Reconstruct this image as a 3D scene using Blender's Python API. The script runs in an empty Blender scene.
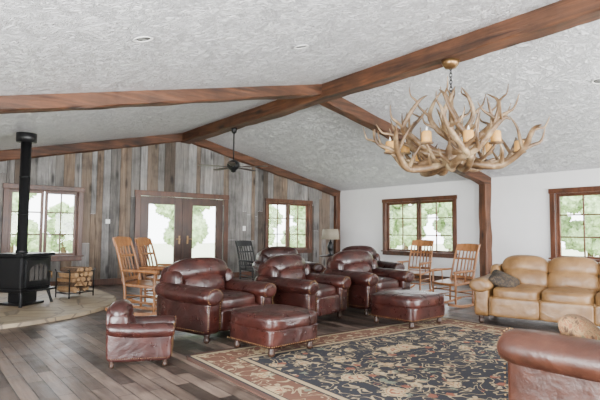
import bpy, bmesh, math, random
from mathutils import Vector, Matrix, Euler, noise as mnoise
random.seed(7)
pi=math.pi
# ------------------------------------------------------------ materials
def newmat(name):
    m=bpy.data.materials.new(name); m.use_nodes=True
    nt=m.node_tree; b=nt.nodes['Principled BSDF']
    return m,nt,b
def N(nt,t,**k):
    n=nt.nodes.new(t)
    for a,v in k.items():
        if a in ('inputs',):
            for i,x in v.items(): n.inputs[i].default_value=x
        else: setattr(n,a,v)
    return n
def ramp(nt,fac,stops,interp='LINEAR'):
    r=nt.nodes.new('ShaderNodeValToRGB'); r.color_ramp.interpolation=interp
    e=r.color_ramp.elements
    while len(e)<len(stops): e.new(0.5)
    for i,(p,c) in enumerate(stops):
        e[i].position=p; e[i].color=(*c,1)
    nt.links.new(fac,r.inputs[0]); return r.outputs[0]
def mapping(nt,scale=(1,1,1),rot=(0,0,0),loc=(0,0,0)):
    tc=N(nt,'ShaderNodeTexCoord'); mp=N(nt,'ShaderNodeMapping')
    mp.inputs['Scale'].default_value=scale; mp.inputs['Rotation'].default_value=rot; mp.inputs['Location'].default_value=loc
    nt.links.new(tc.outputs['Object'],mp.inputs[0]); return mp.outputs[0]
def noise(nt,vec,scale,detail=4,rough=.55,dist=0):
    n=N(nt,'ShaderNodeTexNoise'); n.inputs['Scale'].default_value=scale; n.inputs['Detail'].default_value=detail
    n.inputs['Roughness'].default_value=rough; n.inputs['Distortion'].default_value=dist
    nt.links.new(vec,n.inputs['Vector']); return n.outputs['Fac']
def mix(nt,f,a,b,mode='MIX'):
    m=N(nt,'ShaderNodeMix',data_type='RGBA',blend_type=mode)
    for sock,v in ((m.inputs[0],f),(m.inputs[6],a),(m.inputs[7],b)):
        if hasattr(v,'node'): nt.links.new(v,sock)
        elif isinstance(v,(tuple,list)): sock.default_value=(*v[:3],1)
        else: sock.default_value=v
    return m.outputs[2]
def math_(nt,op,a,b=0,c=None):
    m=N(nt,'ShaderNodeMath',operation=op)
    for i,v in enumerate((a,b,c)):
        if v is None: continue
        if hasattr(v,'node'): nt.links.new(v,m.inputs[i])
        else: m.inputs[i].default_value=v
    return m.outputs[0]
def bump(nt,b,h,strength=.3,dist=.01):
    n=N(nt,'ShaderNodeBump'); n.inputs['Strength'].default_value=strength; n.inputs['Distance'].default_value=dist
    nt.links.new(h,n.inputs['Height']); nt.links.new(n.outputs[0],b.inputs['Normal'])
def simple(name,col,rough=.5,metal=0,var=.15,nscale=12,bstr=0,stretch=(1,1,1),bdist=.004):
    m,nt,b=newmat(name)
    v=mapping(nt,stretch); f=noise(nt,v,nscale)
    c1=tuple(max(0,x*(1-var)) for x in col); c2=tuple(min(1,x*(1+var)) for x in col)
    nt.links.new(ramp(nt,f,[(.3,c1),(.7,c2)]),b.inputs['Base Color'])
    b.inputs['Roughness'].default_value=rough; b.inputs['Metallic'].default_value=metal
    if bstr: bump(nt,b,f,bstr,bdist)
    return m
def leather(name,dark,mid,light,rough=.33):
    m,nt,b=newmat(name)
    v=mapping(nt); f=noise(nt,v,5,5,.6)
    nt.links.new(ramp(nt,f,[(.3,dark),(.52,mid),(.75,light)]),b.inputs['Base Color'])
    r=noise(nt,v,14); rr=N(nt,'ShaderNodeMapRange'); nt.links.new(r,rr.inputs[0]); rr.inputs[3].default_value=rough-.06; rr.inputs[4].default_value=rough+.14
    nt.links.new(rr.outputs[0],b.inputs['Roughness'])
    w=noise(nt,v,5,2,.45,.8); g=noise(nt,v,70,2)
    s=math_(nt,'ADD',w,math_(nt,'MULTIPLY',g,.10))
    bump(nt,b,s,.5,.028)
    return m
def wood(name,dark,light,scale=(3,3,3),axis=2,rough=.45,bs=.25,knots=False):
    m,nt,b=newmat(name)
    s=[14,14,14]; s[axis]=1.2
    s=[s[i]*scale[i]/3 for i in range(3)]
    v=mapping(nt,s); f=noise(nt,v,1.5,6,.6,.6)
    c=ramp(nt,f,[(.3,dark),(.7,light)])
    v2=mapping(nt,(1,1,1)); g=noise(nt,v2,2.2,4,.6)
    c=mix(nt,.8,c,ramp(nt,g,[(.3,(.5,.5,.5)),(.5,(1,1,1)),(.7,(1.3,1.22,1.15))]),'MULTIPLY')
    if knots:
        s2=[5,5,5]; s2[axis]=1.6
        k=N(nt,'ShaderNodeTexVoronoi'); k.inputs['Scale'].default_value=.8; nt.links.new(mapping(nt,s2),k.inputs['Vector'])
        c=mix(nt,ramp(nt,k.outputs['Distance'],[(.08,(.9,)*3),(.20,(0,)*3)]),c,tuple(x*.3 for x in dark))
    nt.links.new(c,b.inputs['Base Color'])
    b.inputs['Roughness'].default_value=rough
    bump(nt,b,f,bs,.012)
    return m
M={}
M['leather']=leather('burgundy_leather',(.014,.0036,.003),(.031,.008,.006),(.068,.019,.013),.26)
M['tan']=leather('tan_leather',(.125,.062,.021),(.185,.098,.036),(.27,.155,.062),.36)
M['brownl']=leather('brown_leather',(.028,.009,.005),(.055,.018,.010),(.09,.034,.020),.34)
M['nail']=simple('brass_nailheads',(.30,.18,.08),.35,.9)
M['darkwood']=wood('dark_wood',(.02,.009,.005),(.05,.022,.012))
M['oak']=wood('honey_oak',(.18,.066,.020),(.33,.145,.05),rough=.38)
M['black']=simple('black_paint',(.008,.008,.009),.4)
M['iron']=simple('cast_iron',(.008,.008,.009),.42,.3,nscale=60,bstr=.15)
M['glassdark']=simple('stove_glass',(.06,.055,.05),.12,0,.3,4)
M['beamx']=wood('beam_wood_x',(.026,.010,.004),(.14,.053,.022),(1.6,1.6,2),0,.65,.9,True)
M['beamy']=wood('beam_wood_y',(.026,.010,.004),(.14,.053,.022),(1.6,1.6,2),1,.65,.9,True)
M['beamz']=wood('beam_wood_z',(.04,.015,.006),(.14,.053,.022),(2,2,2),2,.6,.8,True)
M['trim']=wood('stained_trim',(.055,.017,.007),(.12,.042,.018),(2,2,2),2,.4,.2)
M['door']=wood('door_wood',(.03,.010,.005),(.07,.026,.012),(2,2,2),2,.4,.2)
barn=[((.12,.11,.102),(.28,.263,.25)),((.06,.056,.052),(.18,.165,.155)),((.17,.16,.155),(.37,.355,.34)),((.10,.068,.048),(.27,.20,.145)),((.045,.034,.027),(.13,.10,.078)),((.13,.12,.112),(.25,.235,.22)),((.12,.088,.066),(.22,.17,.13))]
for i,(a,c) in enumerate(barn): M['barn%d'%i]=wood('barn_wood_%d'%i,tuple(x*.9 for x in a),tuple(x*.9 for x in c),(3,3,3),2,.8,.7,True)
M['white']=simple('white_paint',(.83,.82,.82),.7,0,.02,3)
M['plastic']=simple('white_plastic',(.8,.8,.78),.4,0,.02)
M['lens']=simple('light_lens',(.85,.85,.83),.3,0,.02)
def antler_mat():
    m,nt,b=newmat('antler_bone'); v=mapping(nt,(1,1,1)); f=noise(nt,v,5,4,.6)
    nt.links.new(ramp(nt,f,[(.3,(.05,.025,.011)),(.5,(.17,.10,.048)),(.7,(.40,.29,.165))]),b.inputs['Base Color'])
    b.inputs['Roughness'].default_value=.45
    bump(nt,b,noise(nt,v,40,3),.3,.01); return m
M['antler']=antler_mat()
m,nt,b=newmat('candle_wax'); b.inputs['Base Color'].default_value=(.62,.33,.09,1); b.inputs['Roughness'].default_value=.5
b.inputs['Emission Color'].default_value=(1,.5,.12,1); b.inputs['Emission Strength'].default_value=.15; M['wax']=m
m,nt,b=newmat('light_bulb'); b.inputs['Base Color'].default_value=(.9,.9,.85,1); b.inputs['Roughness'].default_value=.2; M['bulb']=m
M['shade']=simple('lamp_shade',(.28,.24,.18),.7,0,.05)
M['logbark']=simple('firewood_bark',(.14,.085,.05),.9,0,.5,20,.6)
M['logend']=simple('firewood_end',(.42,.25,.12),.8,0,.25,25)
M['leaf']=simple('foliage',(.40,.54,.26),.8,0,.45,7,.3)
M['grass']=simple('grass',(.48,.53,.36),.9,0,.2,2)
# ceiling plaster
m,nt,b=newmat('knockdown_plaster'); v=mapping(nt,(1,1.0,1))
d=N(nt,'ShaderNodeTexNoise'); d.inputs['Scale'].default_value=3; d.inputs['Detail'].default_value=2; nt.links.new(v,d.inputs['Vector'])
va=N(nt,'ShaderNodeVectorMath',operation='MULTIPLY_ADD'); nt.links.new(d.outputs['Color'],va.inputs[0]); va.inputs[1].default_value=(1.0,1.0,1.0); nt.links.new(v,va.inputs[2])
f1=noise(nt,va.outputs[0],4.2,4,.6,1.8)
h=ramp(nt,f1,[(.36,(0,0,0)),(.41,(1,1,1)),(.50,(.8,.8,.8)),(.53,(.1,.1,.1)),(.59,(1,1,1)),(.68,(.4,.4,.4))])
nt.links.new(ramp(nt,f1,[(.35,(.84,.84,.86)),(.6,(.91,.91,.93))]),b.inputs['Base Color'])
b.inputs['Roughness'].default_value=.25
bump(nt,b,h,1.0,.055); M['ceil']=m
# floor planks (run along Y)
m,nt,b=newmat('reclaimed_floor'); v=mapping(nt,(1,1,1),(0,0,pi/2))
br=N(nt,'ShaderNodeTexBrick'); nt.links.new(v,br.inputs['Vector']); br.offset=.37; br.squash=1
br.inputs['Scale'].default_value=1; br.inputs['Brick Width'].default_value=.75; br.inputs['Row Height'].default_value=.115; br.inputs['Mortar Size'].default_value=.004
br.inputs['Color1'].default_value=(.018,.012,.009,1); br.inputs['Color2'].default_value=(.20,.145,.113,1); br.inputs['Mortar'].default_value=(.005,.004,.003,1)
v2=mapping(nt,(16,1.5,1)); g=noise(nt,v2,1.5,5,.6,.4)
g3=noise(nt,mapping(nt),3.5,5,.65)
c=mix(nt,.85,br.outputs['Color'],ramp(nt,g,[(.25,(.35,.33,.33)),(.75,(1.2,1.2,1.2))]),'MULTIPLY')
c=mix(nt,.8,c,ramp(nt,g3,[(.35,(.55,.53,.52)),(.6,(1.2,1.2,1.2))]),'MULTIPLY')
nt.links.new(c,b.inputs['Base Color'])
nt.links.new(ramp(nt,g3,[(.3,(.30,)*3),(.7,(.52,)*3)]),b.inputs['Roughness'])
hh=math_(nt,'SUBTRACT',math_(nt,'MULTIPLY',g,.6),br.outputs['Fac']); bump(nt,b,hh,.5,.008); M['floor']=m
# flagstone
m,nt,b=newmat('flagstone'); v=mapping(nt)
nz=N(nt,'ShaderNodeTexVoronoi',feature='DISTANCE_TO_EDGE'); nz.inputs['Scale'].default_value=2.3; nt.links.new(v,nz.inputs['Vector'])
nc=N(nt,'ShaderNodeTexVoronoi'); nc.inputs['Scale'].default_value=2.3; nt.links.new(v,nc.inputs['Vector'])
sep=N(nt,'ShaderNodeSeparateColor'); nt.links.new(nc.outputs['Color'],sep.inputs[0])
st=ramp(nt,sep.outputs[0],[(0,(.34,.25,.16)),(.5,(.44,.35,.23)),(1,(.28,.23,.17))])
st=mix(nt,.6,st,ramp(nt,noise(nt,v,9),[(.3,(.7,.7,.7)),(.7,(1.1,1.1,1.1))]),'MULTIPLY')
e=ramp(nt,nz.outputs['Distance'],[(.015,(1,1,1)),(.035,(0,0,0))])
nt.links.new(mix(nt,e,st,(.19,.15,.11)),b.inputs['Base Color']); b.inputs['Roughness'].default_value=.6
M['stone']=m
# rug
RW,RD=3.98,3.5
m,nt,b=newmat('persian_rug'); tc=N(nt,'ShaderNodeTexCoord'); sp=N(nt,'ShaderNodeSeparateXYZ'); nt.links.new(tc.outputs['Object'],sp.inputs[0])
ax=math_(nt,'ABSOLUTE',sp.outputs[0]); ay=math_(nt,'ABSOLUTE',sp.outputs[1])
ed=math_(nt,'MINIMUM',math_(nt,'SUBTRACT',RW/2,ax),math_(nt,'SUBTRACT',RD/2,ay))
cb=N(nt,'ShaderNodeCombineXYZ'); nt.links.new(ax,cb.inputs[0]); nt.links.new(ay,cb.inputs[1])
v=cb.outputs[0]
def vor(scale,feat='F1',off=0):
    n=N(nt,'ShaderNodeTexVoronoi',feature=feat); n.inputs['Scale'].default_value=scale; n.inputs['Randomness'].default_value=.75
    mp=N(nt,'ShaderNodeMapping'); mp.inputs['Location'].default_value=(off,off*.7,0); nt.links.new(v,mp.inputs[0]); nt.links.new(mp.outputs[0],n.inputs['Vector']); return n
ns=noise(nt,v,9,2,.5,1.0)
vine=ramp(nt,math_(nt,'ABSOLUTE',math_(nt,'SUBTRACT',noise(nt,v,4.5,1,.5,1.8),.5)),[(.016,(1,)*3),(.028,(0,)*3)])
vf=vor(3.0)
petal=math_(nt,'ADD',vf.outputs['Distance'],math_(nt,'MULTIPLY',math_(nt,'SUBTRACT',ns,.5),.55))
fl=ramp(nt,petal,[(.32,(1,)*3),(.35,(0,)*3)])
flc=ramp(nt,petal,[(0,(.42,.31,.17)),(.10,(.22,.06,.028)),(.16,(.43,.32,.18)),(.24,(.28,.16,.07)),(.29,(.40,.31,.18))],'CONSTANT')
vs=vor(7.5,off=3.1); leafm=ramp(nt,math_(nt,'ADD',vs.outputs['Distance'],math_(nt,'MULTIPLY',math_(nt,'SUBTRACT',noise(nt,v,20,2),.5),.8)),[(.27,(1,)*3),(.31,(0,)*3)])
vsc=N(nt,'ShaderNodeSeparateColor'); nt.links.new(vs.outputs['Color'],vsc.inputs[0])
leafc=ramp(nt,vsc.outputs[0],[(0,(.36,.27,.15)),(.40,(.20,.06,.03)),(.6,(.14,.15,.10)),(.72,(.38,.28,.15))],'CONSTANT')
def pattern(base):
    c=mix(nt,vine,base,(.33,.25,.14)); c=mix(nt,leafm,c,leafc); return mix(nt,fl,c,flc)
field=pattern((.007,.008,.014)); bord=pattern((.11,.042,.022))
def band(a,b_): return math_(nt,'MULTIPLY',math_(nt,'GREATER_THAN',ed,a),math_(nt,'LESS_THAN',ed,b_))
c=mix(nt,math_(nt,'LESS_THAN',ed,.50),field,(.009,.009,.014))
c=mix(nt,band(.42,.47),c,(.34,.25,.14))
c=mix(nt,band(.12,.40),c,bord)
c=mix(nt,band(.07,.11),c,(.33,.25,.14))
c=mix(nt,math_(nt,'LESS_THAN',ed,.05),c,(.07,.030,.018))
nt.links.new(c,b.inputs['Base Color']); b.inputs['Roughness'].default_value=.95
bump(nt,b,noise(nt,v,160,2),.3,.004); M['rug']=m
# patterned pillows
m,nt,b=newmat('patterned_fabric'); v=mapping(nt)
a1=noise(nt,v,16,3,.6,1.5)
nt.links.new(ramp(nt,a1,[(.38,(.07,.035,.018)),(.44,(.26,.16,.07)),(.52,(.17,.05,.02)),(.56,(.30,.20,.09)),(.64,(.10,.08,.04))]),b.inputs['Base Color']); b.inputs['Roughness'].default_value=.9; M['pillow']=m
m,nt,b=newmat('dark_patterned_fabric'); v=mapping(nt); a1=noise(nt,v,22,3,.6,1.5)
nt.links.new(ramp(nt,a1,[(.45,(.012,.008,.006)),(.52,(.02,.012,.008)),(.56,(.11,.075,.035)),(.62,(.02,.012,.009))]),b.inputs['Base Color']); b.inputs['Roughness'].default_value=.85; M['darkpillow']=m
# glass
m=bpy.data.materials.new('window_glass'); m.use_nodes=True; nt=m.node_tree; nt.nodes.clear()
o=N(nt,'ShaderNodeOutputMaterial'); t=N(nt,'ShaderNodeBsdfTransparent'); g=N(nt,'ShaderNodeBsdfGlossy'); g.inputs['Roughness'].default_value=.02
mx=N(nt,'ShaderNodeMixShader'); mx.inputs[0].default_value=.03; nt.links.new(t.outputs[0],mx.inputs[1]); nt.links.new(g.outputs[0],mx.inputs[2]); nt.links.new(mx.outputs[0],o.inputs[0]); M['glass']=m

# ------------------------------------------------------------ builder
class B:
    def __init__(s): s.v=[];s.f=[];s.mi=[];s.sm=[];s.mats=[];s.T=Matrix.Identity(4)
    def m(s,n):
        if n not in s.mats: s.mats.append(n)
        return s.mats.index(n)
    def add(s,vs,fs,mat,smooth=True,T=None):
        o=len(s.v); X=s.T@T if T is not None else s.T
        s.v+=[tuple(X@Vector(p)) for p in vs]; k=s.m(mat)
        for f in fs: s.f.append([i+o for i in f]); s.mi.append(k); s.sm.append(smooth)
    def box(s,c,d,mat,rot=(0,0,0),bev=.006):
        bm=bmesh.new(); bmesh.ops.create_cube(bm,size=1)
        for v in bm.verts: v.co=Vector((v.co.x*d[0],v.co.y*d[1],v.co.z*d[2]))
        if bev>0: bmesh.ops.bevel(bm,geom=bm.edges[:],offset=min(bev,min(d)*.3),segments=2,affect='EDGES',profile=.6)
        bm.verts.index_update()
        T=Matrix.Translation(c)@Euler(rot).to_matrix().to_4x4()
        s.add([v.co[:] for v in bm.verts],[[v.index for v in f.verts] for f in bm.faces],mat,False,T); bm.free()
    def cush(s,c,d,mat,k=5,rot=(0,0,0),n=12,cyl=None,fn=None):
        vs={};V=[];Fc=[]
        def idx(p):
            key=tuple(round(x,5) for x in p)
            if key not in vs: vs[key]=len(V); V.append(p)
            return vs[key]
        for ax in range(3):
            for sg in (-1,1):
                for i in range(n):
                    for j in range(n):
                        q=[]
                        for (a,b) in ((i,j),(i+1,j),(i+1,j+1),(i,j+1)):
                            p=[0,0,0]; p[ax]=sg; p[(ax+1)%3]=math.sin((-1+2*a/n)*pi/4)/math.sin(pi/4); p[(ax+2)%3]=math.sin((-1+2*b/n)*pi/4)/math.sin(pi/4)
                            q.append(idx(tuple(p)))
                        Fc.append(q if sg>0 else q[::-1])
        out=[]
        for p in V:
            x,y,z=p
            if cyl is None: r=(abs(x)**k+abs(y)**k+abs(z)**k)**(1/k)
            else:
                o=[p[i] for i in range(3) if i!=cyl]; r2=math.hypot(*o)
                r=(r2**k+abs(p[cyl])**k)**(1/k)
            x,y,z=x/r,y/r,z/r
            if fn: x,y,z=fn(x,y,z)
            out.append((x*d[0]/2,y*d[1]/2,z*d[2]/2))
        s.add(out,Fc,mat,True,Matrix.Translation(c)@Euler(rot).to_matrix().to_4x4())
    def tube(s,pts,rad,mat,seg=8,sub=0,smooth=True):
        pts=[Vector(p) for p in pts]
        if not hasattr(rad,'__len__'): rad=[rad]*len(pts)
        if sub and len(pts)>2:
            P=[];Rr=[]
            for i in range(len(pts)-1):
                p0=pts[max(i-1,0)];p1=pts[i];p2=pts[i+1];p3=pts[min(i+2,len(pts)-1)]
                for k in range(sub):
                    t=k/sub
                    P.append(.5*((2*p1)+(p2-p0)*t+(2*p0-5*p1+4*p2-p3)*t*t+(3*p1-p0-3*p2+p3)*t**3)); Rr.append(rad[i]*(1-t)+rad[i+1]*t)
            P.append(pts[-1]);Rr.append(rad[-1]); pts,rad=P,Rr
        vs=[];fs=[];n=len(pts)
        up=Vector((0,0,1))
        t0=(pts[1]-pts[0]).normalized()
        if abs(t0.dot(up))>.95: up=Vector((1,0,0))
        u=t0.cross(up).normalized()
        for i in range(n):
            t=(pts[min(i+1,n-1)]-pts[max(i-1,0)]).normalized()
            u=(u-t*u.dot(t)).normalized(); w=t.cross(u)
            for k in range(seg):
                a=2*pi*k/seg; vs.append(tuple(pts[i]+(u*math.cos(a)+w*math.sin(a))*rad[i]))
        for i in range(n-1):
            for k in range(seg):
                a=i*seg+k;b=i*seg+(k+1)%seg; fs.append([a,b,b+seg,a+seg])
        fs.append(list(range(seg))[::-1]); fs.append([(n-1)*seg+k for k in range(seg)])
        s.add(vs,fs,mat,smooth)
    def lathe(s,prof,c,mat,seg=20,rot=(0,0,0)):
        vs=[];fs=[]
        for r,z in prof:
            for k in range(seg):
                a=2*pi*k/seg; vs.append((r*math.cos(a),r*math.sin(a),z))
        for i in range(len(prof)-1):
            for k in range(seg):
                a=i*seg+k;b=i*seg+(k+1)%seg; fs.append([a,b,b+seg,a+seg])
        fs.append(list(range(seg))[::-1]); fs.append([(len(prof)-1)*seg+k for k in range(seg)])
        s.add(vs,fs,mat,True,Matrix.Translation(c)@Euler(rot).to_matrix().to_4x4())
    def prism(s,poly,a0,a1,axis,mat):
        n=len(poly); vs=[]
        for a in (a0,a1):
            for p in poly:
                q=list(p); q.insert(axis,a); vs.append(tuple(q))
        fs=[list(range(n)),list(range(n,2*n))[::-1]]+[[i,i+n,(i+1)%n+n,(i+1)%n] for i in range(n)]
        s.add(vs,fs,mat,False)
    def nail(s,p,r=.007):
        s.cush(p,(r*2,r*2,r*2),'nail',2,n=2)
    def done(s,name,loc=(0,0,0),rz=0,parent=None):
        me=bpy.data.meshes.new(name); me.from_pydata(s.v,[],s.f)
        for n in s.mats: me.materials.append(M[n])
        me.polygons.foreach_set('material_index',s.mi); me.polygons.foreach_set('use_smooth',s.sm); me.update()
        bm=bmesh.new(); bm.from_mesh(me); bmesh.ops.recalc_face_normals(bm,faces=bm.faces[:]); bm.to_mesh(me); bm.free()
        o=bpy.data.objects.new(name,me); bpy.context.collection.objects.link(o); o.location=loc; o.rotation_euler=(0,0,rz)
        if parent: o.parent=parent
        return o
R=math.radians
# ------------------------------------------------------------ room constants
XL,XR,YB,YF=-1.7,10.565,11.56,-2.6
XC,ZC,SLL,SLR=5.385,3.67,.220,.226
ZB=3.41
def cz(x): return ZC-(SLL*(XC-x) if x<XC else SLR*(x-XC))
b=B(); b.box(((XL+XR)/2,(YF+YB)/2,-.05),(XR-XL+.4,YB-YF+.4,.1),'floor',bev=0); b.done('floor')
b=B(); t=.12
b.prism([(XL-.2,cz(XL-.2)),(XC,ZC),(XR+.2,cz(XR+.2)),(XR+.2,cz(XR+.2)+t),(XC,ZC+t),(XL-.2,cz(XL-.2)+t)],YF-.2,YB+.2,1,'ceil'); b.done('ceiling')
def wallrects(b,ax,const,th,a0,a1,z1,ops,mat):
    cuts=sorted(ops); cur=a0
    def rect(p,q,zl,zh):
        if q-p<1e-4 or zh-zl<1e-4: return
        c=[0,0,(zl+zh)/2]; d=[0,0,zh-zl]; c[ax]=(p+q)/2; d[ax]=q-p; c[1-ax]=const; d[1-ax]=th
        b.box(c,d,mat,bev=0)
    for (p,q,zl,zh) in cuts:
        rect(cur,p,0,z1); rect(p,q,0,zl); rect(p,q,zh,z1); cur=q
    rect(cur,a1,0,z1)
opsB=[(1.59,2.91,.66,2.05),(4.28,6.51,0,2.05),(7.92,9.39,.70,2.05)]
opsR=[(-.6,1.5,.7,2.05),(2.75,4.86,.70,2.05),(7.32,9.52,.70,2.05)]
opsL=[(0,3.0,.1,1.95),(4.5,7.0,.6,1.95)]  # unseen left-wall openings, added to let sky light in
opsF=[(1.0,4.0,.1,2.05),(5.5,9.5,.1,2.05)]  # openings behind the camera, also added for sky light
b=B(); wallrects(b,0,YB+.08,.12,XL-.1,XR+.1,2.1,opsB,'white')
b.prism([(XL-.1,2.1),(XR+.1,2.1),(XR+.1,cz(XR+.1)),(XC,ZC),(XL-.1,cz(XL-.1))],YB+.02,YB+.14,1,'white'); 
x=XL; random.seed(3)
while x<XR-.02:
    w=random.choice([.11,.14,.16,.19,.22]); w=min(w,XR-x)
    mt='barn%d'%random.choice([0,0,1,2,2,3,4,5,5,6]); yo=random.uniform(0,.010)
    pieces=[(0,1e9)]
    for (p,q,zl,zh) in opsB:
        if x+w>p and x<q:
            pieces=[]
            if zl>.01: pieces.append((0,zl))
            pieces.append((zh,1e9))
            break
    segs=[]
    for (p,q,zl,zh) in opsB:
        if x<p<x+w: segs=[(x,p,[(0,1e9)]),(p,x+w,pieces)]
        elif x<q<x+w: segs=[(x,q,pieces),(q,x+w,[(0,1e9)])]
    if not segs: segs=[(x,x+w,pieces)]
    zj=random.uniform(.9,2.4)
    for (s0,s1,ps) in segs:
        for (z0,z1) in ps:
            g=.003
            za,zb_=min(z1,cz(s0)),min(z1,cz(s1))
            if z0<.5 and z1>3 and random.random()<.6:
                b.prism([(s0+g,z0),(s1-g,z0),(s1-g,zj-.002),(s0+g,zj-.002)],YB-.02+yo,YB+.025,1,mt)
                z0=zj+.002; m2='barn%d'%random.choice([0,1,2,3,5,6])
                b.prism([(s0+g,z0),(s1-g,z0),(s1-g,zb_),(s0+g,za)],YB-.02+yo*.5,YB+.025,1,m2)
            else: b.prism([(s0+g,z0),(s1-g,z0),(s1-g,zb_),(s0+g,za)],YB-.02+yo,YB+.025,1,mt)
    x+=w
b.done('wall_back')
b=B(); wallrects(b,1,XR+.06,.12,YF-.1,YB+.1,cz(XR)+.01,opsR,'white'); b.done('wall_right')
b=B(); wallrects(b,1,XL-.06,.12,YF-.1,YB+.1,cz(XL)+.01,opsL,'white'); b.done('wall_left')
b=B(); wallrects(b,0,YF-.06,.12,XL-.1,XR+.1,2.1,opsF,'white')
b.prism([(XL-.1,2.1),(XR+.1,2.1),(XR+.1,cz(XR+.1)),(XC,ZC),(XL-.1,cz(XL-.1))],YF-.12,YF,1,'white'); b.done('wall_front')
b=B(); b.box(((XL+4.14)/2,YB-.035,.07),(4.14-XL,.03,.14),'trim'); b.box(((6.65+XR-.2)/2,YB-.035,.07),(XR-.2-6.65,.03,.14),'trim'); b.done('baseboard_back')
b=B(); b.box((XR-.012,(YF+YB)/2,.07),(.024,YB-YF-.1,.14),'trim'); b.done('baseboard_right')
# ------------------------------------------------------------ windows
wn=[0]
def window(ax,const,inward,p,q,zl,zh,ns=2,cols=2,rows=3):
    wn[0]+=1; b=B(); cw=.10
    def bx(a,z,da,dz,off,dd,mat='trim'):
        c=[0,0,z]; d=[0,0,dz]; c[ax]=a; d[ax]=da; c[1-ax]=const+inward*off; d[1-ax]=dd
        b.box(c,d,mat,bev=.006)
    o=.035
    bx((p+q)/2,zh+cw/2,q-p+2*cw+.04,cw,o,.04); bx((p+q)/2,zl-cw/2,q-p+2*cw,cw,o,.04)
    bx((p+q)/2,zl+.005,q-p+2*cw+.06,.03,o+.02,.08)
    bx(p-cw/2,(zl+zh)/2,cw,zh-zl,o,.038); bx(q+cw/2,(zl+zh)/2,cw,zh-zl,o,.038)
    for a in (p+.01,q-.01): bx(a,(zl+zh)/2,.02,zh-zl,-.06,.14)
    for z in (zl+.01,zh-.01): bx((p+q)/2,z,q-p,.02,-.06,.14)
    sw=(q-p)/ns
    for i in range(ns):
        s0=p+i*sw; s1=s0+sw; fr=.06
        for a in (s0+fr/2+.01,s1-fr/2-.01): bx(a,(zl+zh)/2,fr,zh-zl-.03,-.05,.05)
        for z in (zl+fr/2+.01,zh-fr/2-.01): bx((s0+s1)/2,z,sw-.03,fr,-.05,.046)
        for k in range(1,cols): bx(s0+sw*k/cols,(zl+zh)/2,.028,zh-zl-.1,-.05,.03)
        for k in range(1,rows): bx((s0+s1)/2,zl+(zh-zl)*k/rows,sw-.1,.028,-.05,.028)
        bx((s0+s1)/2,(zl+zh)/2,sw-.08,zh-zl-.08,-.05,.004,'glass')
    b.done('window_%d'%wn[0])
window(0,YB-.02,-1,*opsB[0])
window(0,YB-.02,-1,*opsB[2])
for o_ in opsR: window(1,XR,-1,*o_)
for o_ in opsL: window(1,XL,1,*o_)
for o_ in opsF: window(0,YF,1,*o_)
# french doors
b=B(); p,q,_,zh=opsB[1]; yy=YB-.055
b.box(((p+q)/2,yy,zh+.06),(q-p+.28,.04,.12),'trim')
for a in (p-.06,q+.06): b.box((a,yy,zh/2),(.12,.038,zh),'trim')
b.done('trim_1')
mid=(p+q)/2
for i,(s0,s1) in enumerate(((p+.02,mid-.04),(mid+.04,q-.02))):
    b=B(); w=s1-s0; c=(s0+s1)/2; y=YB-.0
    st=.2
    for a in (s0+st/2,s1-st/2): b.box((a,y,1.03),(st,.05,2.02),'door',bev=.004)
    b.box((c,y,1.95),(w-2*st,.044,.19),'door',bev=.003); b.box((c,y,.17),(w-2*st,.044,.32),'door',bev=.003)
    b.box((c,y+.005,1.1),(w-2*st,.006,1.6),'glass',bev=0)
    hx=s1-.07 if i==0 else s0+.07
    b.box((hx,y-.03,1.0),(.04,.015,.2),'nail'); b.tube([(hx,y-.03,1.02),(hx,y-.08,1.02),(hx-.1*(1 if i==0 else -1),y-.085,1.02)],.01,'nail',8)
    b.done('door_%d'%(i+1))
b=B(); b.box((mid,YB+.0,1.03),(.078,.07,2.02),'door'); b.box((mid,YB+.03,.010),(q-p,.14,.018),'door'); b.done('trim_2')
# ------------------------------------------------------------ beams
def roughbeam(name,p0,p1,w,h,mat,n=40):
    p0=Vector(p0);p1=Vector(p1); d=(p1-p0); L=d.length; d.normalize()
    if abs(d.z)>.9: s=Vector((1,0,0)); u=Vector((0,1,0))
    else: s=d.cross(Vector((0,0,1))).normalized(); u=s.cross(d)
    b=B(); vs=[];fs=[]
    prof=[]; c=.02
    for (a,e) in ((-1,-1),(1,-1),(1,1),(-1,1)):
        if a*e>0: prof+= [(a*w/2,e*(h/2-c)),(a*(w/2-c),e*h/2)]
        else: prof+= [(a*(w/2-c),e*h/2),(a*w/2,e*(h/2-c))]
    k=len(prof)
    for i in range(n+1):
        c0=p0+d*L*i/n
        for j,(a,e) in enumerate(prof):
            nn=mnoise.noise(Vector((i*L/n*2.2,j*1.7,p0.x+p0.y)))*.022
            vs.append(tuple(c0+s*(a+nn*(1 if a>0 else -1))+u*(e+(nn if e>0 else -nn))))
    for i in range(n):
        for j in range(k): fs.append([i*k+j,i*k+(j+1)%k,(i+1)*k+(j+1)%k,(i+1)*k+j])
    fs.append(list(range(k))[::-1]); fs.append([n*k+j for j in range(k)])
    b.add(vs,fs,mat,False); return b.done(name)
roughbeam('ridge_beam',(XC,YF,3.56),(XC,YB-.03,3.56),.28,.30,'beamy',80)
YR=6.40
def rafter(name,xa,xb,y,hh,ww,off):
    za,zb_=cz(xa)-off,cz(xb)-off
    return roughbeam(name,(xa,y,za),(xb,y,zb_),ww,hh,'beamx')
rafter('rafter_beam',XC-.10,XL,YR-.17,.22,.22,.06)
rafter('rafter_beam',XC+.10,XR-.02,YR,.23,.22,.10)
rafter('rafter_beam',XC-.10,XL,YB-.09,.22,.12,.10)
rafter('rafter_beam',XC+.10,XR-.02,YB-.09,.22,.12,.10)
roughbeam('wall_post',(XR-.12,YR,0),(XR-.12,YR,cz(XR-.12)-.13),.22,.2,'beamz')
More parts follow.
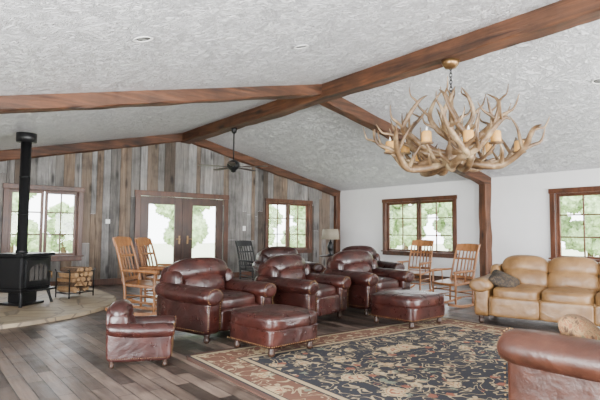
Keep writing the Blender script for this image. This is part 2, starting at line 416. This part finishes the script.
roughbeam('wall_post',(XR-.1,YB-.1,0),(XR-.1,YB-.1,cz(XR-.1)-.12),.17,.14,'beamz')
# ------------------------------------------------------------ hearth
b=B(); poly=[(XL+.02,YB-.03)]
cx,cy,r=.6,9.5,2.40
poly.append((XL+.02,cy-math.sqrt(max(0,r*r-(cx-XL)**2))))
a=math.atan2(-math.sqrt(r*r-(2.28)**2),-2.28)
for i in range(33):
    t=a+(0-a)*i/32; poly.append((cx+r*math.cos(t),cy+r*math.sin(t)))
poly.append((cx+r,YB-.03))
b.prism(poly,.0,.05,2,'stone')
b.done('stone_hearth')
# ------------------------------------------------------------ rug
b=B(); b.cush((0,0,.005),(RW,RD,.010),'rug',30,n=20); rug=b.done('persian_rug',(4.08,2.78,0.0),R(-1.5))
# ------------------------------------------------------------ upholstered seats
def seat(name,W,D,H,n,mat,loc,rz,armw=.25,S=1,nails=True,feetmat='darkwood'):
    b=B(); b.T=Matrix.Scale(S,4); z=H/.86
    inner=W-2*armw
    b.cush((0,.02,.23*z),(W-.10,D-.14,.26*z),mat,14)
    for sx in (-1,1):
        for sy in (-1,1):
            b.lathe([(.018,0),(.034,.015),(.038,.04),(.028,.065),(.036,.08),(.036,.12)],(sx*(W/2-.11),sy*(D/2-.12),0),feetmat,14)
    cw=inner/n
    def dome(x,y,zz): return (x,y,zz+(.22*(1-x*x)*(1-y*y) if zz>0 else 0))
    for i in range(n):
        x=-inner/2+cw*(i+.5)
        b.cush((x,-D/2+.09,.235*z),(cw+.005,.14,.25*z),mat,8)
        b.cush((x,-.045,.40*z),(cw+.005,D-.16,.17*z),mat,5,fn=dome)
        def puff(xx,yy,zz): return (xx*(1-.08*max(0,zz)),yy-(.35*(1-xx*xx)*(1-zz*zz) if yy<0 else 0),zz+.10*(1-xx*xx)*(1 if zz>0 else 0))
        b.cush((x,D/2-.25,.545*z),(cw+.05,.24,.30*z),mat,3.6,rot=(R(-12),0,0),fn=puff)
        b.cush((x,D/2-.185,.725*z),(cw+(.28 if n==1 else .04),.27,.29*z),mat,3.0,rot=(R(-14),0,0),fn=puff)
    def taper(x,y,zz): return (x*(1-.06*max(0,zz)),y+.25*max(0,zz),zz-.10*x*x*(1 if zz>0 else 0))
    b.cush((0,D/2-.11,.49*z),(W-.14,.17,.66*z),mat,7,fn=taper)
    for s in (-1,1):
        ax=s*(W/2-armw/2)
        b.cush((ax-s*.005,-.01,.30*z),(armw-.05,D-.07,.42*z),mat,9)
        def bend(x,y,zz): return (x*(1+.06*-y),y,zz+.35*max(0,y)**1.6)
        b.cush((ax+s*.01,-.03,.50*z),(armw+.04,D-.03,.20*z),mat,7,cyl=1,fn=bend,n=14)
        b.cush((s*(W/2-armw*.62),D/2-.20,.60*z),(.15,.30,.30*z),mat,3)
        b.lathe([(.0,0),(.07*z,0),(.078*z,.008),(.078*z,.02)],(ax+s*.01,-D/2-.004,.50*z),mat,20,rot=(R(-90),0,0))
        b.lathe([(.0,-.004),(.016,-.002),(.018,.006)],(ax+s*.01,-D/2-.008,.50*z),'nail' if nails else mat,10,rot=(R(-90),0,0))
        if nails:
            for k in range(18):
                t=-.25*pi+1.5*pi*k/17
                b.nail((ax+s*.01+.094*z*math.cos(t)*1.15,-D/2-.003,.50*z+.088*z*math.sin(t)),.006)
            for sx in (-1,1):
                for k in range(12): b.nail((ax+sx*(armw/2-.04),-D/2+.022,.41*z-.26*z*k/11),.006)
            for k in range(26): b.nail((s*(W/2-.025),-D/2+.08+(D-.2)*k/25,.135*z),.006)
    return b.done(name,loc,rz)
def ottoman(loc,rz,w=.74,d=.72,h=.42):
    b=B()
    for sx in (-1,1):
        for sy in (-1,1): b.lathe([(.02,0),(.034,.015),(.036,.04),(.028,.06),(.036,.10)],(sx*(w/2-.09),sy*(d/2-.09),0),'darkwood',14)
    b.cush((0,0,.18),(w-.03,d-.03,.20),'leather',12)
    b.cush((0,0,.315),(w+.02,d+.02,.17),'leather',5,fn=lambda x,y,z:(x,y,z+(.28*(1-x*x)*(1-y*y) if z>0 else 0)))
    for zz in (.255,.37):
        pts=[]
        for k in range(41):
            t=2*pi*k/40; c,s_=math.cos(t),math.sin(t); rr=(abs(c)**8+abs(s_)**8)**(-1/8)
            pts.append((c*rr*(w/2-.0 if zz<.3 else w/2-.005),s_*rr*(d/2 if zz<.3 else d/2-.005),zz))
        b.tube(pts,.006,'leather',6)
    for k in range(24):
        for (a,c) in ((-w/2+.03+(w-.06)*k/23,-d/2+.012),(-w/2+.03+(w-.06)*k/23,d/2-.012)): b.nail((a,c,.11),.006)
        for (a,c) in ((-w/2+.012,-d/2+.03+(d-.06)*k/23),(w/2-.012,-d/2+.03+(d-.06)*k/23)): b.nail((a,c,.11),.006)
    b.done('leather_ottoman',loc,rz)
seat('leather_armchair',1.12,.98,.86,1,'leather',(2.95,5.40,0),R(14))
seat('leather_armchair',1.06,.96,.86,1,'leather',(4.38,5.52,0),R(16))
seat('leather_armchair',1.12,.98,.90,1,'leather',(5.74,5.58,0),R(4))
seat('leather_armchair',1.08,.96,.90,1,'leather',(5.85,7.85,0),R(-5))
seat('leather_armchair',1.08,.96,.92,1,'leather',(7.15,6.95,0),R(-10))
ottoman((3.04,4.30,.01),R(6),.70,.72); ottoman((5.32,4.42,.01),R(4),.80,.74)
seat('child_recliner',.84,1.0,.92,1,'leather',(1.76,4.62,0),R(64),armw=.2,S=.6)
seat('tan_leather_sofa',2.3,.98,.88,3,'tan',(6.84,2.98,0),R(-74),nails=False)
seat('brown_leather_sofa',2.2,1.0,.92,2,'brownl',(3.85,1.12,.01),R(180),armw=.28,nails=True)
def pillow(name,loc,rot,s,mat):
    b=B(); b.T=Euler(rot).to_matrix().to_4x4()
    b.cush((0,0,0),(s,s,.18),mat,6,fn=lambda x,y,z:(x*(1-.08*(1-abs(y))),y*(1-.08*(1-abs(x))),z*(1-.75*max(abs(x),abs(y))**3)))
    b.done(name,loc)
pillow('throw_pillow',(3.17,1.28,.585),(R(42),R(5),R(20)),.40,'pillow')
pillow('throw_pillow',(6.45,3.68,.56),(R(25),R(-15),R(20)),.40,'darkpillow')
pillow('throw_pillow',(6.95,2.30,.56),(R(30),R(-20),R(-60)),.42,'darkpillow')
# ------------------------------------------------------------ rocking chairs
def rocker(loc,rz,mat='oak',S=1):
    b=B(); b.T=Matrix.Scale(S,4); w=.54
    for s in (-1,1):
        x=s*w/2
        pts=[]; 
        for k in range(15):
            y=-.42+.90*k/14; pts.append((x,y,.022+ .28*(y-.0)**2))
        for i in range(14):
            p,q=Vector(pts[i]),Vector(pts[i+1]); m_=(p+q)/2; dd=q-p
            b.box(m_,(.034,dd.length*1.12,.045),mat,rot=(math.atan2(dd.z,dd.y),0,0),bev=.004)
        b.tube([(x,-.24,.05),(x,-.24,.14),(x,-.24,.20),(x,-.24,.40),(x,-.24,.46),(x,-.24,.62)],[.014,.022,.016,.024,.016,.018],mat,10,3)
        b.tube([(x,.20,.04),(x*.98,.21,.40),(x*.96,.29,.75),(x*.93,.40,1.10)],[.018,.022,.020,.015],mat,10,4)
        b.tube([(x*1.0,.27,.64),(x*1.06,.05,.635),(x*1.1,-.16,.63),(x*1.1,-.30,.615)],[.016,.022,.03,.026],mat,10,4)
        for z in (.18,.28): b.tube([(x,-.24,z),(x,.20,z+.01)],.011,mat,8)
        b.tube([(x,.0,.43),(x*1.05,.0,.63)],.011,mat,8)
    for z in (.2,.3): b.tube([(-w/2,-.24,z),(w/2,-.24,z)],[.012]*2,mat,8)
    b.tube([(-w/2,.2,.22),(w/2,.2,.22)],.012,mat,8)
    b.cush((0,-.02,.42),(w+.04,.52,.05),mat,8,rot=(R(5),0,0),fn=lambda x,y,z:(x,y,z-(.35*(1-x*x)*(1-y*y) if z>0 else 0)))
    for (yc,z,h) in ((.395,1.05,.12),(.315,.84,.035),(.25,.50,.05)):
        n=8
        for i in range(n):
            x0=-w/2*.95+w*.95*i/n; x1=x0+w*.95/n; f=lambda x_: .05*(1-(x_/(w/2))**2)
            p=Vector((x0,yc+f(x0),z));q=Vector((x1,yc+f(x1),z)); d=q-p
            b.box((p+q)/2,((q-p).length*1.08,.024,h+(.03*(1-((x0+x1)/w)**2) if h>.1 else 0)),mat,rot=(R(-15),0,math.atan2(d.y,d.x)),bev=.004)
    for i in range(6):
        x=-w*.36+w*.72*i/5; f=.05*(1-(x/(w/2))**2)
        b.tube([(x,.25+f,.50),(x,.30+f+.01,.75),(x,.385+f,1.02)],[.012,.016,.012],mat,8,3)
    b.done('rocking_chair',loc,rz)
rocker((2.84,7.30,0),R(45)); rocker((3.45,8.10,0),R(42),S=.98)
rocker((7.30,5.08,0),R(-98),S=.92); rocker((8.30,6.72,0),R(-80),S=.95)
rocker((6.10,9.40,0),R(10),'black',.90)
# ------------------------------------------------------------ wood stove
b=B(); 
b.box((0,0,.50),(.62,.50,.50),'iron',bev=.03); b.box((0,0,.775),(.70,.58,.05),'iron',bev=.015); b.box((0,0,.235),(.66,.54,.05),'iron',bev=.015)
b.box((0,0,.12),(.30,.28,.20),'iron',bev=.02); b.box((0,0,.02),(.46,.42,.04),'iron',bev=.01)
b.box((0,-.34,.245),(.44,.18,.03),'iron',bev=.01)
b.box((0,-.262,.50),(.50,.035,.42),'iron',bev=.012)
arch=[(-.18,.38),(.18,.38)]+[(.18*math.cos(t*pi/10),.54+.09*math.sin(t*pi/10)) for t in range(11)]
b.prism(arch,-.286,-.275,1,'glassdark')
for k in range(3): b.tube([(-.09+.09*k,-.29,.39),(-.09+.09*k,-.29,.61)],.005,'iron',6)
b.tube([(.23,-.285,.50),(.23,-.33,.50),(.23,-.33,.40)],.011,'nail',8)
for s in (-1,1):
    for y in (-1,1): b.tube([(s*.28,y*.22,.22),(s*.30,y*.25,.10),(s*.33,y*.27,0)],[.03,.02,.024],'iron',8,3)
zc=cz(1.4)-.05
b.tube([(0,.05,.78),(0,.05,.84),(0,.05,.85),(0,.05,zc-.12)],[.09,.09,.078,.078],'iron',20)
for z in (1.4,2.0): b.tube([(0,.05,z),(0,.05,z+.02)],.082,'iron',20)
b.tube([(0,.05,zc-.17),(0,.05,zc-.03)],[.15,.15],'black',20)
b.done('wood_stove',(1.48,8.95,.05),R(38))
# ------------------------------------------------------------ log rack
b=B(); W_,D_,H_=.50,.34,.44
for y in (-1,1):
    for x in (-1,1): b.tube([(x*W_/2,y*D_/2,0),(x*W_/2,y*D_/2,H_),(x*(W_/2+.03),y*D_/2,H_+.05)],.011,'iron',8)
    b.tube([(-W_/2,y*D_/2,.08),(W_/2,y*D_/2,.08)],.011,'iron',8)
for x in (-1,1):
    for z in (.08,H_): b.tube([(x*W_/2,-D_/2,z),(x*W_/2,D_/2,z)],.010,'iron',8)
random.seed(5); z=.14; row=0
while z<.54:
    x=-W_/2+.07+(row%2)*.03+max(0,row-3)*.04
    while x<W_/2-.04-max(0,row-3)*.05:
        r=random.uniform(.045,.058); n=random.choice([3,3,4,5]); ph=random.random()*6
        poly=[(x+r*math.cos(ph+2*pi*k/n)*random.uniform(.85,1.1),z+r*.85*math.sin(ph+2*pi*k/n)*random.uniform(.85,1.1)) for k in range(n)]
        y0=-.21+random.uniform(-.04,.04); b.prism(poly,y0,y0+.42,1,'logbark' if random.random()<.4 else 'logend')
        b.prism([(x+(p[0]-x)*.88,z+(p[1]-z)*.88) for p in poly],y0-.003,y0+.01,1,'logend')
        x+=.098
    z+=.085; row+=1
b.done('firewood_rack',(2.38,9.45,.05),R(25))
# ------------------------------------------------------------ antler chandelier
b=B(); random.seed(11)
RK=1.35
def antler(ang,o,pts,rads,m,tines):
    ca,sa=math.cos(ang),math.sin(ang)
    def W(p): return Vector((o[0]+p[0]*ca-p[1]*m*sa,o[1]+p[0]*sa+p[1]*m*ca,o[2]+p[2]))
    P=[W(p) for p in pts]; b.tube(P,[x*RK for x in rads],'antler',8,5)
    for (i,d1,d2,r) in tines:
        r*=RK; a=P[i]
        def D(d): 
            d=[q*random.uniform(.8,1.2) for q in d]
            return Vector((d[0]*ca-d[1]*m*sa,d[0]*sa+d[1]*m*ca,d[2]))
        d1,d2=D(d1),D(d2)
        b.tube([a,a+d1*.5,a+d1,a+d1+d2],[r,r*.85,r*.6,.004],'antler',7,4)
nA=9
for k in range(nA):
    a=2*pi*k/nA+random.uniform(-.2,.2); m_=1 if k%2 else -1; j=lambda s=.06: random.uniform(-s,s)
    antler(a,(0,0,-.02),[(.05,0,0),(.28,.14,-.08+j()),(.56,.20,-.06+j()),(.80+j(),.12,.06+j()),(.97+j(),-.04,.24+j(.08)),(1.02+j(),-.14,.40+j(.1))],[.030,.036,.032,.027,.019,.004],m_,
      [(1,(.02,.14,.14),(-.02,.02,.10),.020),(2,(.05,-.18,.14),(-.03,-.06,.12),.022),(3,(.18,.12,.10),(.04,0,.16),.020),(3,(-.02,-.16,.20),(-.06,-.04,.12),.019),(4,(.12,.10,.04),(.05,.04,.12),.014)])
nU=6
for k in range(nU):
    a=2*pi*(k+.5)/nU+random.uniform(-.2,.2); m_=1 if k%2 else -1; j=lambda s=.07: random.uniform(-s,s)
    antler(a,(0,0,.08),[(.04,0,0),(.26,.12,.04+j()),(.48,.14,.16+j()),(.58+j(),.02,.36+j()),(.50+j(),-.10,.56+j(.08)),(.40,-.16,.68+j(.1))],[.026,.032,.030,.024,.016,.003],m_,
      [(1,(.04,.12,.18),(0,.04,.12),.019),(2,(.18,.10,.10),(.06,.03,.14),.020),(3,(.16,-.08,.12),(.04,-.04,.14),.017),(3,(-.08,.14,.12),(-.04,.04,.12),.015),(4,(.10,.03,.08),(.02,0,.10),.011)])
for k in range(4):
    a=2*pi*(k+.2)/4
    antler(a,(0,0,.26),[(.03,0,0),(.16,.06,.12),(.26,.05,.30),(.22,-.03,.50),(.14,-.07,.64)],[.024,.028,.024,.016,.003],1 if k%2 else -1,
      [(1,(.14,.02,.10),(.04,0,.12),.016),(2,(.12,.07,.12),(.04,0,.12),.015),(3,(-.08,.05,.10),(0,0,.08),.011)])
b.lathe([(.0,-.16),(.03,-.15),(.09,-.08),(.11,0),(.09,.1),(.05,.2),(.035,.35),(.03,.85)],(0,0,0),'antler',14)
for k in range(9):
    a=2*pi*(k+.45)/9; r=.80 if k%2 else .62; zz=.06 if k%2 else .12
    x,y=r*math.cos(a),r*math.sin(a)
    b.tube([(x*.45,y*.45,-.06),(x*.75,y*.75,-.02),(x,y,zz)],[.02,.018,.016],'antler',7,4)
    b.lathe([(.01,0),(.075,.01),(.082,.024),(.06,.02)],(x,y,zz-.01),'antler',16)
    b.lathe([(.060,0),(.060,.06),(.056,.13),(.046,.142),(.01,.13)],(x,y,zz+.01),'wax',16)
    b.lathe([(.010,0),(.015,.02),(.010,.05),(.002,.07)],(x,y,zz+.14),'bulb',8)
top=ZB-2.14
z=.82
i=0
while z<top-.05:
    pts=[]
    for k in range(13):
        t=2*pi*k/12; u,w=.018*math.cos(t),.032*math.sin(t)
        pts.append((u,0,z+w) if i%2 else (0,u,z+w))
    b.tube(pts,.005,'iron',6); z+=.045; i+=1
b.lathe([(.02,-.10),(.07,-.09),(.10,-.05),(.12,0)],(0,0,top+.003),'nail',20)
b.done('antler_chandelier',(XC,3.75,2.14),R(10))
# ------------------------------------------------------------ ceiling fan
b=B(); 
b.lathe([(.02,-.12),(.05,-.09),(.065,-.03),(.065,0)],(0,0,0),'iron',18)
b.tube([(0,0,-.08),(0,0,-.72)],.014,'iron',10)
b.lathe([(.02,.08),(.06,.07),(.12,.02),(.14,-.03),(.12,-.10),(.06,-.14),(.05,-.18),(.0,-.19)],(0,0,-.76),'iron',24)
for k in range(5):
    a=2*pi*k/5+.35; b.T=Matrix.Rotation(a,4,'Z')
    b.box((.19,0,-.83),(.16,.04,.012),'iron',rot=(R(8),0,0))
    b.prism([(.24,-.05),(.34,-.07),(.70,-.075),(.75,-.05),(.75,.05),(.70,.075),(.34,.07),(.24,.05)],-.835,-.825,2,'darkwood')
b.T=Matrix.Identity(4)
b.done('ceiling_fan',(XC,9.15,ZB+.0),0)
# ------------------------------------------------------------ side table and lamp
b=B(); b.lathe([(.30,0),(.30,.03)],(0,0,.55),'darkwood',24); b.tube([(0,0,.05),(0,0,.2),(0,0,.55)],[.05,.03,.04],'darkwood',12,3)
for k in range(3):
    a=2*pi*k/3; b.tube([(0,0,.12),(.15*math.cos(a),.15*math.sin(a),.1),(.24*math.cos(a),.24*math.sin(a),.015)],[.025,.02,.015],'darkwood',8,3)
b.done('side_table',(9.12,10.25,0))
b=B(); b.lathe([(.09,0),(.09,.02),(.03,.05),(.07,.15),(.09,.24),(.05,.36),(.015,.40),(.012,.5)],(0,0,0),'iron',18)
b.lathe([(.25,.44),(.21,.72),(.205,.72),(.245,.44)],(0,0,0),'shade',28)
b.done('table_lamp',(9.12,10.25,.581))
b=B(); b.box((0,0,0),(.09,.012,.13),'plastic'); b.box((0,-.01,0),(.02,.01,.04),'plastic'); b.done('light_switch',(7.15,YB-.03,1.30))
b=B(); b.box((0,0,0),(.10,.02,.10),'plastic'); b.done('thermostat',(3.55,YB-.03,1.42))
def can(x,y):
    b=B(); b.T=Matrix.Rotation(math.atan(SLL if x<XC else -SLR)*-1,4,'Y')
    b.lathe([(.075,.0),(.085,-.008),(.07,-.010),(.06,.0)],(0,0,0),'plastic',22); b.lathe([(0,-.002),(.058,-.002)],(0,0,0),'lens',22)
    b.done('recessed_light',(x,y,cz(x)-.004))
for (x,y) in ((1.47,4.0),(3.22,4.1),(7.19,2.7),(7.7,5.0)): can(x,y)
# ------------------------------------------------------------ outdoors
b=B(); b.box((5,5,-.5),(120,120,.1),'grass',bev=0); b.done('ground_lawn')
random.seed(21)
def tree(x,y,h):
    b=B(); b.tube([(0,0,-.45),(0,0,h*.4)],[.16,.1],'logbark',8)
    for k in range(14):
        a=random.random()*6.28; rr=random.uniform(0,h*.34); s=random.uniform(.18,.36)*h
        sd=random.random()*50
        def fn(px,py,pz):
            n_=1+.35*mnoise.noise(Vector((px*2.5+sd,py*2.5,pz*2.5)))+.4*mnoise.noise(Vector((px*9+sd,py*9,pz*9))); return (px*n_,py*n_,pz*n_)
        b.cush((rr*math.cos(a),rr*math.sin(a),h*random.uniform(.15,.9)),(s,s,s),'leaf',2,n=12,fn=fn)
    b.done('tree',(x,y,0))
for i in range(12): tree(-4+i*2.6+random.uniform(-.6,.6),24+random.uniform(-2,4),random.uniform(2.4,4.5))
for i in range(14): tree(23+random.uniform(-2,4),-4+i*2.1+random.uniform(-.6,.6),random.uniform(3.5,6))
# ------------------------------------------------------------ light
w=bpy.data.worlds.new('World'); bpy.context.scene.world=w; w.use_nodes=True; nt=w.node_tree
bg=nt.nodes['Background']; bg.inputs[0].default_value=(.93,.97,1,1); bg.inputs[1].default_value=10.5
def area(name,loc,rot,sx,sy,e,col=(.97,.98,1)):
    l=bpy.data.lights.new(name,'AREA'); l.shape='RECTANGLE'; l.size=sx; l.size_y=sy; l.energy=e; l.color=col
    o=bpy.data.objects.new(name,l); bpy.context.collection.objects.link(o); o.location=loc; o.rotation_euler=rot
area('window_light_front_a',(2.5,YF+.12,1.1),(R(90),0,0),3,1.9,800)  # added area light behind the camera, brightens the interior
area('window_light_front_b',(7.5,YF+.12,1.1),(R(90),0,0),4,1.9,960)  # second added fill light, in the other front opening
area('window_light_left',(XL+.12,1.5,1.1),(R(90),0,R(-90)),3,1.8,800)  # fill light added at the unseen left wall
# ------------------------------------------------------------ camera
f,yaw,pit,roll=499.09,.66583,.064373,-.0071838
F=Vector((math.sin(yaw)*math.cos(pit),math.cos(yaw)*math.cos(pit),math.sin(pit)))
Rv=Vector((math.cos(yaw),-math.sin(yaw),0)); U=Rv.cross(F)
R2=Rv*math.cos(roll)-U*math.sin(roll); U2=U*math.cos(roll)+Rv*math.sin(roll)
cd=bpy.data.cameras.new('camera'); cam=bpy.data.objects.new('camera',cd); bpy.context.collection.objects.link(cam)
cam.matrix_world=Matrix(((R2.x,U2.x,-F.x,0),(R2.y,U2.y,-F.y,0),(R2.z,U2.z,-F.z,1.21),(0,0,0,1)))
cd.sensor_width=36; cd.lens=f/600*36; cd.clip_start=.05
bpy.context.scene.camera=cam
